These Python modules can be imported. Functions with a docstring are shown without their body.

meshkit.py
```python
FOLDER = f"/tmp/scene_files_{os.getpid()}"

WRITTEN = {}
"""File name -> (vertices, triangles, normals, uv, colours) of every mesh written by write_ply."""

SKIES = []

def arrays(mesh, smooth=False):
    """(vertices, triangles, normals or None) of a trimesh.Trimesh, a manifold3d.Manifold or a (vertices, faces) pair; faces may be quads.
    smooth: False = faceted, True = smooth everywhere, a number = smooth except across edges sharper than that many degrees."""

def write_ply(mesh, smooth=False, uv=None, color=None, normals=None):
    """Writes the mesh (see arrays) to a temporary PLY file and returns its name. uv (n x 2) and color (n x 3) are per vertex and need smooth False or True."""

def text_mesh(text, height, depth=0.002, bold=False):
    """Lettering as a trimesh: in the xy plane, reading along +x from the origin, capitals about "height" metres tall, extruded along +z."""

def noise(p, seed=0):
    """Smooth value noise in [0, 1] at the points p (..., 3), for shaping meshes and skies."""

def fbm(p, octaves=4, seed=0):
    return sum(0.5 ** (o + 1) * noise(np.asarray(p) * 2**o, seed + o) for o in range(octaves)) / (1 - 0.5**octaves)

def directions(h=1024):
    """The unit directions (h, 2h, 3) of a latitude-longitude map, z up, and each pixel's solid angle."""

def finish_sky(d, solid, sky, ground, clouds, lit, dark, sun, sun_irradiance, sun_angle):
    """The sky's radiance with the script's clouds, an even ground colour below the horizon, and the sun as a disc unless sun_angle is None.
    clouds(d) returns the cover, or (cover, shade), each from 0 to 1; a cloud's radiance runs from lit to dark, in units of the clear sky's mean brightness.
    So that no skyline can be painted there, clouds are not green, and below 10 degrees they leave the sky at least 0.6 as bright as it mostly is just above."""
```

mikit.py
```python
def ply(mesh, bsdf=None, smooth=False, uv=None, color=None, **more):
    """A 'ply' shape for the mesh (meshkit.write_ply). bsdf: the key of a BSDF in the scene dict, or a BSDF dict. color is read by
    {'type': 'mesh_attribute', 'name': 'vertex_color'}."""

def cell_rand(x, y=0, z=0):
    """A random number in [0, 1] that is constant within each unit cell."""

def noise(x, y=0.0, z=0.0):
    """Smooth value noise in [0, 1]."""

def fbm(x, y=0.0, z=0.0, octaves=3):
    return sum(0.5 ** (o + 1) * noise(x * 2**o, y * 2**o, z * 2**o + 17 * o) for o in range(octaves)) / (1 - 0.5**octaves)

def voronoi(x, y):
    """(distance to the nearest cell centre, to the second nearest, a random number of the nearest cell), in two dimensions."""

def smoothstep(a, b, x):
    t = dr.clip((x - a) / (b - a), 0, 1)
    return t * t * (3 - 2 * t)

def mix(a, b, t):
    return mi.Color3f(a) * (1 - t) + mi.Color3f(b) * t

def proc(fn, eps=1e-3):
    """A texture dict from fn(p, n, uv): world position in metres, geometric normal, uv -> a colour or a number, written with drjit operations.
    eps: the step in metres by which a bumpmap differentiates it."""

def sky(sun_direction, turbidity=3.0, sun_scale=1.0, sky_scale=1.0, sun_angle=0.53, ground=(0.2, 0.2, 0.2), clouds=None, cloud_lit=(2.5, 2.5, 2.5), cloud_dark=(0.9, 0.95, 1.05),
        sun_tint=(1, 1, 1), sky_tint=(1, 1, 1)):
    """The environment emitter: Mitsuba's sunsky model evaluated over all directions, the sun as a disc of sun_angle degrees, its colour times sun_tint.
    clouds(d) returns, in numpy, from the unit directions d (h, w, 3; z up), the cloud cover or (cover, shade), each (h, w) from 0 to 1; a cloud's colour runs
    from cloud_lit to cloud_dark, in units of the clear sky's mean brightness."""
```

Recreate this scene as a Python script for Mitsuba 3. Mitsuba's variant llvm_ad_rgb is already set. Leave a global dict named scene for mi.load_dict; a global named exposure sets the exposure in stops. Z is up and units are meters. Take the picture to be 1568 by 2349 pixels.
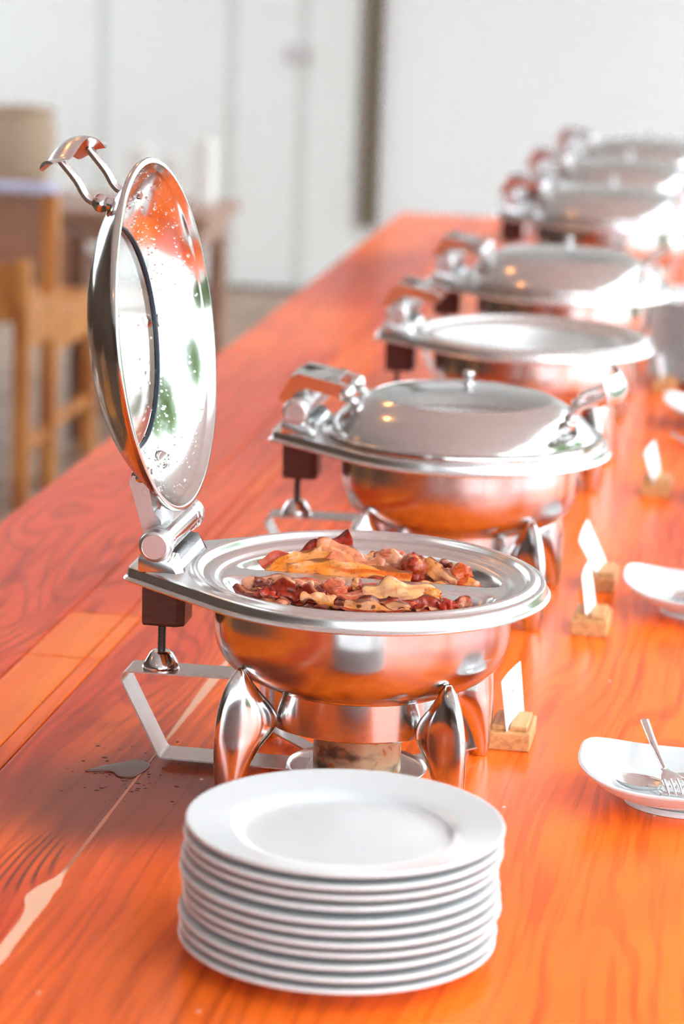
import math, random
import numpy as np, trimesh, manifold3d as m3
import mitsuba as mi, drjit as dr
import mikit, meshkit
from mikit import noise, fbm, voronoi, cell_rand, smoothstep, mix

T = mi.ScalarTransform4f
Z0 = 0.75                      # height of the buffet table top above the floor; most coordinates below are relative to the top
scene, labels = {"type": "scene"}, {}

# ------------------------------------------------------------------ camera, sky, exposure
exposure = 1.42
F_ = np.array([-0.15473355, 0.96230891, -0.22364948])
U_ = np.array([-0.07178989, 0.21482562, 0.97401035])
C_ = np.array([0, 0, 0.9079 + Z0])
scene["camera"] = {"type": "thinlens", "fov": 2 * math.degrees(math.atan(784 / 6537.1)), "fov_axis": "x",
                   "aperture_radius": 0.0120, "focus_distance": 2.82, "near_clip": 0.05, "far_clip": 200.0,
                   "to_world": T().look_at(origin=C_.tolist(), target=(C_ + F_).tolist(), up=U_.tolist())}
scene["sky"] = mikit.sky((0.7, 0.3, 0.65), turbidity=6.0, sun_scale=0.0, sky_scale=1.0, ground=(0.35, 0.36, 0.32),
                         clouds=lambda d: (np.full(d.shape[:2], 0.96), 0.25 * meshkit.fbm(d * 3.0, 3, 5)),
                         cloud_lit=(14.7, 16.0, 17.0), cloud_dark=(11.6, 12.6, 13.5))

# ------------------------------------------------------------------ helpers
def obj(key, mesh, mat, smooth=35, to=None, label=None, cat=None, group=None, kind=None, raw=None, **more):
    d = raw if raw is not None else mikit.ply(mesh, mat, smooth=smooth, **more)
    d = dict(d)
    d["to_world"] = T().translate([0, 0, Z0]) @ (to if to is not None else T())
    scene[key] = d
    tag(key, label, cat, group, kind)
    return d

def tag(key, label=None, cat=None, group=None, kind=None):
    e = {k: v for k, v in dict(label=label, category=cat, group=group, kind=kind).items() if v}
    if e:
        labels[key] = e

def num(name, i):
    return name if i == 0 else f"{name}_{i:03d}"

def lathe(profile, n=72):
    """Closed or open profile of (r, z) pairs turned about z; r = 0 ends are closed by a fan."""
    P = np.array(profile, float)
    a = np.linspace(0, 2 * np.pi, n, endpoint=False)
    v = np.stack([P[:, None, 0] * np.cos(a), P[:, None, 0] * np.sin(a), np.repeat(P[:, 1][:, None], n, 1)], -1).reshape(-1, 3)
    f = []
    for i in range(len(P) - 1):
        for j in range(n):
            k = (j + 1) % n
            f += [[i * n + j, i * n + k, (i + 1) * n + k], [i * n + j, (i + 1) * n + k, (i + 1) * n + j]]
    m = trimesh.Trimesh(v, np.array(f), process=True)
    m.merge_vertices()
    m.update_faces(m.nondegenerate_faces())
    m.remove_unreferenced_vertices()
    return m

def smooth_profile(pts, n=6):
    """Catmull-Rom through (r, z) points."""
    P = np.array(pts, float)
    Q = np.vstack([2 * P[0] - P[1], P, 2 * P[-1] - P[-2]])
    out = []
    for i in range(1, len(Q) - 2):
        for t in np.linspace(0, 1, n, endpoint=False):
            a, b, c, d = Q[i - 1], Q[i], Q[i + 1], Q[i + 2]
            out.append(0.5 * (2 * b + (c - a) * t + (2 * a - 5 * b + 4 * c - d) * t * t + (3 * b - a - 3 * c + d) * t ** 3))
    out.append(P[-1])
    return np.array(out)

def box(x0, x1, y0, y1, z0, z1, r=0.0):
    if r <= 0:
        m = trimesh.creation.box([x1 - x0, y1 - y0, z1 - z0])
        m.apply_translation([(x0 + x1) / 2, (y0 + y1) / 2, (z0 + z1) / 2])
        return m
    pts = []
    for x, sx in ((x0, 1), (x1, -1)):
        for y, sy in ((y0, 1), (y1, -1)):
            for z, sz in ((z0, 1), (z1, -1)):
                pts += [[x + sx * r, y + sy * r, z], [x + sx * r, y, z + sz * r], [x, y + sy * r, z + sz * r],
                        [x + sx * r * .29, y + sy * r * .29, z + sz * r * .29]]
    return hull(pts)

def hull(pts):
    return trimesh.convex.convex_hull(np.array(pts, float))

def cat(*ms):
    return trimesh.util.concatenate(list(ms))

def tube(path, radius, n=14, cap=True):
    P = np.array(path, float)
    R = np.full(len(P), radius) if np.isscalar(radius) else np.array(radius, float)
    t = np.gradient(P, axis=0)
    t /= np.linalg.norm(t, axis=1, keepdims=True)
    ref = np.array([0, 0, 1.0]) if abs(t[0, 2]) < 0.9 else np.array([1.0, 0, 0])
    u = np.cross(t[0], ref); u /= np.linalg.norm(u)
    a = np.linspace(0, 2 * np.pi, n, endpoint=False)
    v = []
    for i in range(len(P)):
        u = u - t[i] * (u @ t[i]); u /= np.linalg.norm(u)
        w = np.cross(t[i], u)
        v.append(P[i] + R[i] * (np.cos(a)[:, None] * u + np.sin(a)[:, None] * w))
    v = np.vstack(v)
    f = []
    for i in range(len(P) - 1):
        for j in range(n):
            k = (j + 1) % n
            f += [[i * n + j, i * n + k, (i + 1) * n + k], [i * n + j, (i + 1) * n + k, (i + 1) * n + j]]
    if cap:
        v = np.vstack([v, P[:1], P[-1:]])
        c0, c1 = len(v) - 2, len(v) - 1
        for j in range(n):
            k = (j + 1) % n
            f += [[c0, k, j], [c1, (len(P) - 1) * n + j, (len(P) - 1) * n + k]]
    m = trimesh.Trimesh(v, np.array(f), process=False)
    if m.volume < 0:
        m.invert()
    return m

def spline(pts, n=8):
    P = np.array(pts, float)
    Q = np.vstack([2 * P[0] - P[1], P, 2 * P[-1] - P[-2]])
    out = []
    for i in range(1, len(Q) - 2):
        for t in np.linspace(0, 1, n, endpoint=False):
            a, b, c, d = Q[i - 1], Q[i], Q[i + 1], Q[i + 2]
            out.append(0.5 * (2 * b + (c - a) * t + (2 * a - 5 * b + 4 * c - d) * t * t + (3 * b - a - 3 * c + d) * t ** 3))
    out.append(P[-1])
    return np.array(out)

def ball(c, r, sub=3, scale=(1, 1, 1)):
    m = trimesh.creation.icosphere(sub, r)
    m.apply_scale(scale)
    m.apply_translation(c)
    return m

def loft(rings, caps=True):
    n = len(rings[0])
    v = np.vstack(rings)
    f = []
    for i in range(len(rings) - 1):
        for j in range(n):
            k = (j + 1) % n
            f += [[i * n + j, i * n + k, (i + 1) * n + k], [i * n + j, (i + 1) * n + k, (i + 1) * n + j]]
    if caps:
        v = np.vstack([v, np.mean(rings[0], 0), np.mean(rings[-1], 0)])
        for j in range(n):
            k = (j + 1) % n
            f += [[len(v) - 2, k, j], [len(v) - 1, (len(rings) - 1) * n + j, (len(rings) - 1) * n + k]]
    m = trimesh.Trimesh(v, np.array(f), process=False)
    if m.volume < 0:
        m.invert()
    return m

def ribbon(path, width_dir, width, thick):
    """A flat strap with rectangular section following path; width_dir fixed."""
    P = np.array(path, float)
    w = np.array(width_dir, float)
    t = np.gradient(P, axis=0); t /= np.linalg.norm(t, axis=1, keepdims=True)
    rings = []
    for i in range(len(P)):
        nn = np.cross(w, t[i]); nn /= np.linalg.norm(nn)
        rings.append(np.array([P[i] + w * width / 2 * a + nn * thick / 2 * b for a, b in ((-1, -1), (1, -1), (1, 1), (-1, 1))]))
    return loft(rings)

# ------------------------------------------------------------------ materials
def steel(alpha, tint=(.93, .93, .93)):
    return {"type": "twosided", "bsdf": {"type": "roughconductor", "material": "none", "alpha": alpha, "distribution": "ggx",
            "specular_reflectance": {"type": "rgb", "value": list(tint)}}}

def paint(rgb, rough=0.6, spec=0.4):
    return {"type": "twosided", "bsdf": {"type": "principled", "base_color": {"type": "rgb", "value": list(rgb)}, "roughness": rough, "specular": spec}}

def tex(fn, rough=0.4, spec=0.5, bump=None, **more):
    b = {"type": "principled", "base_color": mikit.proc(fn), "roughness": rough, "specular": spec, **more}
    if bump:
        b = {"type": "bumpmap", "arbitrary": mikit.proc(bump[0], eps=bump[1]), "scale": 1.0, "bsdf": b}
    return {"type": "twosided", "bsdf": b}

scene["chrome"] = steel(0.015, (.74, .74, .74))
scene["satin_chrome"] = steel(0.13, (.70, .70, .70))
scene["polished_steel"] = steel(0.05, (.77, .775, .77))
scene["brushed_steel"] = steel(0.14, (.62, .615, .61))
scene["thread_steel"] = steel(0.3, (.16, .14, .13))
scene["glass"] = {"type": "thindielectric", "int_ior": 1.5}
scene["wet_wood"] = {"type": "twosided", "bsdf": {"type": "principled", "base_color": {"type": "rgb", "value": [.10, .032, .02]}, "roughness": .06, "specular": .5}}
scene["water"] = {"type": "dielectric", "int_ior": 1.33, "ext_ior": 1.0}
scene["gasket_black"] = paint((.012, .02, .035), .35, .5)
scene["porcelain"] = {"type": "twosided", "bsdf": {"type": "principled", "base_color": {"type": "rgb", "value": [.55, .575, .58]}, "roughness": .16, "specular": .5}}
scene["dark_block"] = tex(lambda p, n, uv: mix((.055, .016, .012), (.085, .024, .016), noise(p.x * 60, p.y * 60, p.z * 400)), .35, .5)
scene["card_white"] = paint((.78, .78, .79), .6, .3)
scene["ink"] = paint((.22, .22, .23), .6, .3)

def soot(p, n, uv):
    a = fbm(p.x * 45, p.y * 45, p.z * 60, 4)
    b = fbm(p.x * 90 + 9, p.y * 90, p.z * 70, 3)
    c = mix((.46, .34, .21), (.07, .05, .04), smoothstep(.46, .72, a) * .9)
    return mix(c, (.36, .12, .03), smoothstep(.58, .72, b))
scene["satin_pan"] = steel(0.24, (.72, .715, .70))
scene["dark_filler"] = tex(lambda p, n, uv: mix((.10, .035, .02), (.03, .012, .009), fbm(p.x * 60, p.y * 60, 0, 3)), .35, .4)  # dark colour that deepens the view through the lid glass
scene["burnt_tin"] = {"type": "twosided", "bsdf": {"type": "principled", "base_color": mikit.proc(soot), "roughness": .38, "metallic": .45, "specular": .5}}

SEAMS = [-1.07, -0.857, -0.787, -0.766, -0.6265, 0.10, 0.58]

def wood_top(p, n, uv):
    x, y = p.x, p.y
    k = mi.Float(0)
    for s in SEAMS[1:-1]:
        k = k + dr.select(x > s, 1.0, 0.0)
    o = cell_rand(k, 3, 1) * 20
    w = fbm(x * 7 + o, y * 1.7 + o, 0, 3)
    rings = .5 + .5 * dr.sin((x * 34 + w * 9 + fbm(x * 22 + o, y * 3, 3, 2) * 1.6) * 6.283)
    fine = fbm(x * 170 + o + w * 12, y * 5, 1, 3)
    tone = fbm(x * 4.5 + o * 1.7, y * 1.5 + o, 2, 3)
    pale = noise(k * 7.3, dr.floor(y * .9 + cell_rand(k, 9, 2)) * 3.1, 5)
    c = mix((.70, .070, .012), (.96, .165, .012), smoothstep(.33, .64, tone))
    c = mix(c, (.97, .22, .02), .55 * smoothstep(.55, .8, pale))
    c = mix(c, (.34, .050, .016), .5 * smoothstep(.54, .84, fbm(x * 3.1 + 4 + o, y * 1.1, 7, 3)))
    c = mix(c, c * mi.Color3f(.55, .36, .32), .45 * smoothstep(.62, .95, rings) * smoothstep(.35, .65, fbm(x * 9 + 2, y * 1.2, 8, 2)))
    c = mix(c, c * mi.Color3f(.62, .5, .5), smoothstep(.45, .75, fine) * .6)
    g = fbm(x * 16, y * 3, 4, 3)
    dk = dr.exp(-dr.square((x + .63) / .17) - dr.square((y - 2.60) / .21))  # dark streaked wood by the puddle, with dark reflections painted in
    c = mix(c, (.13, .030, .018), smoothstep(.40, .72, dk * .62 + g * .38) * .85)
    rr = dr.sqrt(dr.square((x + .612 - .1 * (y - 2.5)) / .030) + dr.square((y - 2.56) / .17)) + .25 * fbm(x * 25, y * 6, 2, 2)
    fl = dr.exp(-dr.square((x + .665) / .035) - dr.square((y - 2.40) / .10))
    c = mix(c, (.085, .02, .014), .8 * smoothstep(.35, .75, fl) * smoothstep(.55, .95, .5 + .5 * dr.sin(rr * 27)))
    patch = dr.select((x > -.857) & (x < dr.select(y > 3.072, -.766, -.787)) & (y > 2.3) & (y < 3.268), 1.0, 0.0)
    c = mix(c, mix((.90, .13, .012), (.97, .25, .018), fbm(x * 30, y * 6, 6, 3)), .75 * patch)
    # dents and chips in the varnish
    d1, d2, r = voronoi(x * 9 + 3, y * 5)
    c = mix(c, (.8, .5, .38), .7 * dr.select(r > .72, 1.0, 0.0) * smoothstep(.022, .010, d1))
    return c
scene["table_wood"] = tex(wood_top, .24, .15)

def putty(p, n, uv):
    a = fbm(p.x * 90, p.y * 14, 0, 3)
    dry = .9 * smoothstep(2.42, 2.35, p.y) + .9 * smoothstep(2.72, 2.84, p.y)
    return mix((.42, .13, .065), (.80, .46, .30), smoothstep(.3, .7, dry * .75 + a * .25))
scene["putty"] = tex(putty, .35, .5)

def block_wood(p, n, uv):
    g = fbm(p.x * 240, p.y * 12, p.z * 240, 3)
    return mix((.58, .30, .12), (.42, .19, .065), smoothstep(.35, .75, g))
scene["block_wood"] = tex(block_wood, .5, .4)

def chair_wood(p, n, uv):
    g = fbm(p.x * 30, p.y * 30, p.z * 5, 3)
    return mix((.62, .27, .075), (.42, .15, .04), smoothstep(.35, .7, g))
scene["chair_wood"] = tex(chair_wood, .35, .5)
scene["dark_wood"] = tex(lambda p, n, uv: mix((.20, .10, .065), (.12, .055, .035), fbm(p.x * 20, p.y * 20, p.z * 4, 3)), .4, .5)
scene["mid_wood"] = tex(lambda p, n, uv: mix((.42, .25, .18), (.30, .16, .11), fbm(p.x * 6, p.y * 20, p.z * 20, 3)), .35, .5)
scene["floor_tile"] = tex(lambda p, n, uv: mix((.24, .145, .095), (.33, .215, .15), fbm(p.x * 3, p.y * 3, 0, 4)) * (.9 + .2 * cell_rand(dr.floor(p.x / .4), dr.floor(p.y / .4))), .35, .5)
scene["grout"] = paint((.20, .13, .09), .8)
scene["wall_paint"] = paint((.80, .815, .80), .55, .3)
scene["wall_white"] = paint((.86, .87, .88), .55, .3)
scene["wall_strip"] = paint((.70, .72, .70), .55, .3)
scene["post_bronze"] = paint((.13, .095, .055), .4, .5)
scene["ceiling_paint"] = paint((.83, .85, .88), .7, .3)
scene["interior_wood"] = tex(lambda p, n, uv: mix((.11, .06, .035), (.05, .028, .018), fbm(p.x * 3, p.y * 3, p.z * .8, 4)), .5, .4)
scene["leaf"] = tex(lambda p, n, uv: mix((.07, .17, .03), (.20, .33, .06), noise(p.x * 14, p.y * 14, p.z * 14)), .5, .4)
scene["bark"] = paint((.12, .08, .05), .8)
scene["outdoor_paving"] = tex(lambda p, n, uv: mix((.52, .53, .52), (.66, .66, .64), fbm(p.x, p.y, 0, 4)), .8, .3)
scene["painted_sky_blue"] = paint((.52, .56, .78), .8, .2)  # blue sky reflection put into a flat colour
scene["wicker"] = tex(lambda p, n, uv: mix((.56, .44, .33), (.40, .29, .2), .5 + .5 * dr.sin(p.z * 420) * dr.sin(dr.atan2(p.y, p.x) * 90)), .7, .3)
scene["olive"] = paint((.28, .20, .09), .7, .3)
scene["white_plastic"] = paint((.84, .84, .82), .4, .4)
scene["plaque"] = paint((.58, .54, .55), .5, .4)
scene["lamp_glow"] = paint((.8, .7, .5), .5)

# bacon: fat and lean run along the strip (uv: across, along)
def bacon_tex(lean_a, lean_b, fat_a, fat_b, cut, char):
    def fn(p, n, uv):
        u, v = uv.x, uv.y
        w = u * 2.6 + .9 * (fbm(v * 2.2, u * 1.2, 0, 3) - .5) + .25 * (noise(v * 9, u * 4, 4) - .5)
        band = fbm(w, v * .5, 9, 2)
        lean = mix(lean_a, lean_b, fbm(u * 4, v * 20, 2, 3))
        fat = mix(fat_a, fat_b, smoothstep(.3, .7, fbm(u * 2.2, v * 9, 11, 3)))
        c = mix(lean, fat, smoothstep(cut - .07, cut + .07, band))
        c = mix(c, c * mi.Color3f(.55, .4, .35), .55 * smoothstep(.5, .8, fbm(u * 6, v * 34, 5, 3)))
        e = dr.abs(u - dr.floor(u) - .5) * 2
        c = mix(c, (.13, .022, .012), .8 * smoothstep(.80, 1.0, e + .55 * (noise(v * 7, 3, 5) - .5)))
        return mix(c, (.045, .012, .008), .85 * smoothstep(char, char + .14, fbm(u * 3 + 3, v * 15, 13, 3)))
    return fn
BUMP = (lambda p, n, uv: .0008 * fbm(p.x * 190, p.y * 190, p.z * 190, 3), .0007)
for nm, a in {
    "bacon_streaky": ((.44, .045, .016), (.22, .020, .010), (.72, .27, .07), (.70, .34, .17), .50, .68),
    "bacon_pink": ((.60, .17, .08), (.66, .24, .12), (.72, .23, .04), (.74, .36, .18), .48, .80),
    "bacon_meat": ((.56, .13, .055), (.46, .080, .035), (.66, .28, .17), (.58, .24, .12), .52, .72),
    "bacon_gold": ((.70, .15, .010), (.58, .085, .008), (.80, .24, .020), (.74, .30, .09), .50, .84),
    "bacon_amber": ((.62, .10, .012), (.42, .045, .010), (.72, .24, .03), (.66, .20, .08), .55, .78),
    "bacon_red": ((.52, .030, .008), (.30, .018, .007), (.60, .11, .04), (.50, .12, .07), .58, .70),
    "bacon_cream": ((.64, .28, .13), (.56, .19, .085), (.70, .38, .19), (.74, .37, .12), .46, .74),
    "bacon_dark": ((.24, .035, .022), (.09, .014, .010), (.52, .17, .08), (.40, .11, .05), .58, .60)}.items():
    scene[nm] = tex(bacon_tex(*a), .20, .38, bump=BUMP)

# ------------------------------------------------------------------ the setting
FL = -Z0
obj("floor", box(-5.1, 1.6, -4, 11.1, FL - .1, FL - .008), "grout", smooth=False, kind="structure", label="brown tiled floor of the dining room")
tile = mikit.ply(box(-.196, .196, -.196, .196, -.008, 0, .003), "floor_tile", smooth=False)
i = 0
for a in range(-8, -1):
    for b in range(12, 27):
        obj(num("floor__tile", i), None, None, raw=tile, to=T().translate([a * .4 + .2, b * .4 + .2, FL])); i += 1
obj("wall_back", box(-5.1, 4.0, 10.93, 11.1, FL, 2.0), "wall_paint", smooth=False, kind="structure", label="pale grey panelled back wall")
px = [-4.9, -4.2, -3.25, -2.757, -2.249, -1.968, -1.735]
for k in range(len(px) - 1):
    obj(num("wall_back__panel", k), box(px[k] + .02, px[k + 1] - .02, 10.905, 10.93, FL + .005, 2.0, .004), "wall_paint", smooth=False)
    obj(num("wall_back__seam_strip", k), box(px[k] - .018, px[k] + .018, 10.915, 10.93, FL + .005, 2.0), "wall_strip", smooth=False)
obj("wall_back__white_panel", box(-1.66, 4.0, 10.90, 10.93, FL + .005, 2.0, .004), "wall_white", smooth=False, label="bright white wall section")
obj("trim_1", box(-1.715, -1.672, 10.86, 10.93, FL + .27, 2.0, .004), "post_bronze", smooth=False, kind="structure", label="dark bronze vertical post between the two wall sections")
obj("wall_left", cat(box(-5.1, -4.95, -4, 6.6, FL, 2.0), box(-5.1, -4.95, 6.6, 11.1, FL, .15)), "interior_wood", smooth=False, kind="structure", label="dark wooden side wall with an added opening at its unseen far end that lights the back wall")  # far end opened, out of view, to bring sky light onto the back wall
obj("wall_rear", box(-5, -1.1, -4.1, -3.9, FL, 2.0), "interior_wood", smooth=False, kind="structure", label="wooden wall behind the viewer")
obj("ceiling", box(-5.1, .80, -4.1, 11.1, 1.95, 2.1), "ceiling_paint", smooth=False, kind="structure", label="white ceiling over the buffet")
obj("ground", box(-30, 60, -40, 60, FL - .3, FL - .12), "outdoor_paving", smooth=False, kind="structure", label="pale paving outside the open side")
obj("wall_plaque", box(-2.04, -1.95, 10.885, 10.905, .13, .20, .004), "plaque", smooth=False, label="small mauve plaque high on the back wall", cat="plaque")

# ------------------------------------------------------------------ buffet table
TH = .045
i = 0
def plank(x0, x1, y0, y1):
    global i
    g = .0012
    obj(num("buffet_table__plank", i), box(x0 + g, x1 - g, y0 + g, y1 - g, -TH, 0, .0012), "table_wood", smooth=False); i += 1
YS, YE = .75, 7.45
cuts = {0: [5.2], 1: [3.07, 3.268, 5.9], 2: [3.072, 4.9], 3: [4.4], 4: [], 5: []}
for k in range(len(SEAMS) - 1):
    ys = [YS] + cuts[k] + [YE]
    if k == 2:     # a narrow strip that stops at the repair patch
        ys = [YS, 3.072, 3.268, 4.9, YE]
    for a, b in zip(ys[:-1], ys[1:]):
        plank(SEAMS[k], SEAMS[k + 1], a, b)
rng = np.random.default_rng(3)
yy = np.linspace(2.0, 3.6, 260)
hw = np.interp(yy, [2.0, 2.2, 2.3, 2.345, 2.375, 2.6, 2.75, 2.88, 2.97, 3.05, 3.1, 3.3, 3.6], [.006, .0064, .0068, .0058, .0022, .0018, .0012, .0028, .0052, .0055, .0028, .0018, .001]) * (.8 + .4 * meshkit.fbm(np.stack([yy * 40, yy * 0, yy * 0], -1), 3, 2))
smear = .011 * np.exp(-((yy - 2.32) / .03) ** 2)
left = np.stack([-.6265 - hw - smear, yy, 0 * yy + .0004], -1)
right = np.stack([-.6265 + hw, yy, 0 * yy + .0004], -1)
v = np.vstack([left, right, left - [0, 0, .02], right - [0, 0, .02]])
n_ = len(yy); f = []
for j in range(n_ - 1):
    L, R, L2, R2 = j, n_ + j, 2 * n_ + j, 3 * n_ + j
    for a, b, c, d in ((L, R, R + 1, L + 1), (L2, L, L + 1, L2 + 1), (R, R2, R2 + 1, R + 1)):
        f += [[a, b, c], [a, c, d]]
obj("buffet_table__seam_filler", trimesh.Trimesh(v, f, process=False), "putty", smooth=False, label="pale putty filling a gap between planks")
for k, (x, y) in enumerate(((-.98, .95), (.48, .95), (-.98, 7.25), (.48, 7.25), (-.98, 4.1), (.48, 4.1))):
    obj(num("buffet_table__leg", k), box(x - .045, x + .045, y - .045, y + .045, FL, -TH, .004), "dark_wood", smooth=False)
obj("buffet_table__apron", cat(box(-1.0, -.97, .9, 7.3, -.14, -TH), box(.47, .5, .9, 7.3, -.14, -TH), box(-1.0, .5, .9, .93, -.14, -TH), box(-1.0, .5, 7.27, 7.3, -.14, -TH)), "dark_wood", smooth=False)
tag("buffet_table", "long glossy orange-red wooden plank table carrying the chafing dishes", "table")

# ------------------------------------------------------------------ chafing dish parts (local: centre of bowl at origin, hinge towards -x)
DISCS = [((0, 0), .187), ((-.213, -.036), .024), ((-.213, .040), .024)]
th = np.linspace(0, 2 * np.pi, 240, endpoint=False)
NRM = np.stack([np.cos(th), np.sin(th)], -1)
def outline(off):
    val = np.stack([NRM @ np.array(c) + r for c, r in DISCS])
    pick = val.argmax(0)
    c = np.array([d[0] for d in DISCS])[pick]
    r = np.array([d[1] for d in DISCS])[pick] + off
    return c + r[:, None] * NRM
def resampled(P, n=300):
    Q = np.vstack([P, P[:1]])
    s = np.concatenate([[0], np.cumsum(np.linalg.norm(np.diff(Q, axis=0), axis=1))])
    t = np.linspace(0, s[-1], n, endpoint=False)
    return np.stack([np.interp(t, s, Q[:, 0]), np.interp(t, s, Q[:, 1])], -1)
def rim_plate():
    rings = []
    def ring(off, z):
        P = outline(off)
        Q = np.vstack([P, P[:1]]); base = outline(0.0); B = np.vstack([base, base[:1]])
        s = np.concatenate([[0], np.cumsum(np.linalg.norm(np.diff(B, axis=0), axis=1))])
        t = np.linspace(0, s[-1], 320, endpoint=False)
        rings.append(np.stack([np.interp(t, s, Q[:, 0]), np.interp(t, s, Q[:, 1]), 0 * t + z], -1))
    outer = [(-.010, .2130), (-.0075, .2128), (-.0058, .2118), (-.0047, .2095), (-.004, .2045), (-.0025, .2025), (-.0008, .2015), (0, .2005), (-.0004, .1992), (-.002, .1990), (-.0055, .2015), (-.0062, .2060), (-.0075, .2095), (-.010, .2105)]
    ring(-.010, .213)
    a = np.arctan2(rings[0][:, 1], rings[0][:, 0])
    def circ(r, z):
        return np.stack([r * np.cos(a), r * np.sin(a), 0 * a + z], -1)
    R = [circ(.1755, .2105), circ(.1755, .2122), circ(.1762, .213)]
    rings.clear()
    for o, z in outer:
        ring(o, z)
    R = R + rings + [circ(.1762, .2105), circ(.1755, .2105)]
    m = loft(R, caps=False)
    return m
def leg_mesh(ang):
    st = [(.134, .1425, .1475, .003), (.129, .1385, .1525, .0065), (.122, .1335, .1585, .0095), (.112, .126, .1635, .0125), (.1, .115, .168, .0150), (.088, .104, .171, .0165), (.077, .1005, .1725, .0172), (.067, .104, .1732, .0172), (.057, .117, .1732, .0168),
          (.045, .128, .1728, .016), (.03, .1375, .172, .015), (.016, .1435, .1705, .014), (.004, .1465, .1685, .0130), (.0005, .148, .167, .0115)]
    st = np.array(st)[::-1]
    zz = np.linspace(0, 1, 40)
    S = np.stack([np.interp(zz, np.linspace(0, 1, len(st)), st[:, k]) for k in range(4)], -1)
    k = np.array([.25, .5, .25])
    for _ in range(2):
        S[1:-1] = k[0] * S[:-2] + k[1] * S[1:-1] + k[2] * S[2:]
    a = np.linspace(0, 2 * np.pi, 28, endpoint=False)
    rings = []
    for z, ri, ro, w in S:
        c, h = (ri + ro) / 2, (ro - ri) / 2
        cx = np.sign(np.cos(a)) * np.abs(np.cos(a)) ** .8
        sy = np.sign(np.sin(a)) * np.abs(np.sin(a)) ** .8
        wid = np.where(cx > 0, w * (1 - .55 * np.clip(cx, 0, 1) ** 1.5), w * (1 - .25 * np.clip(-cx, 0, 1) ** 2))
        rings.append(np.stack([c + h * cx, wid * sy, 0 * a + z], -1))
    m = loft(rings)
    m.apply_transform(trimesh.transformations.rotation_matrix(ang, [0, 0, 1]))
    return m
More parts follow.
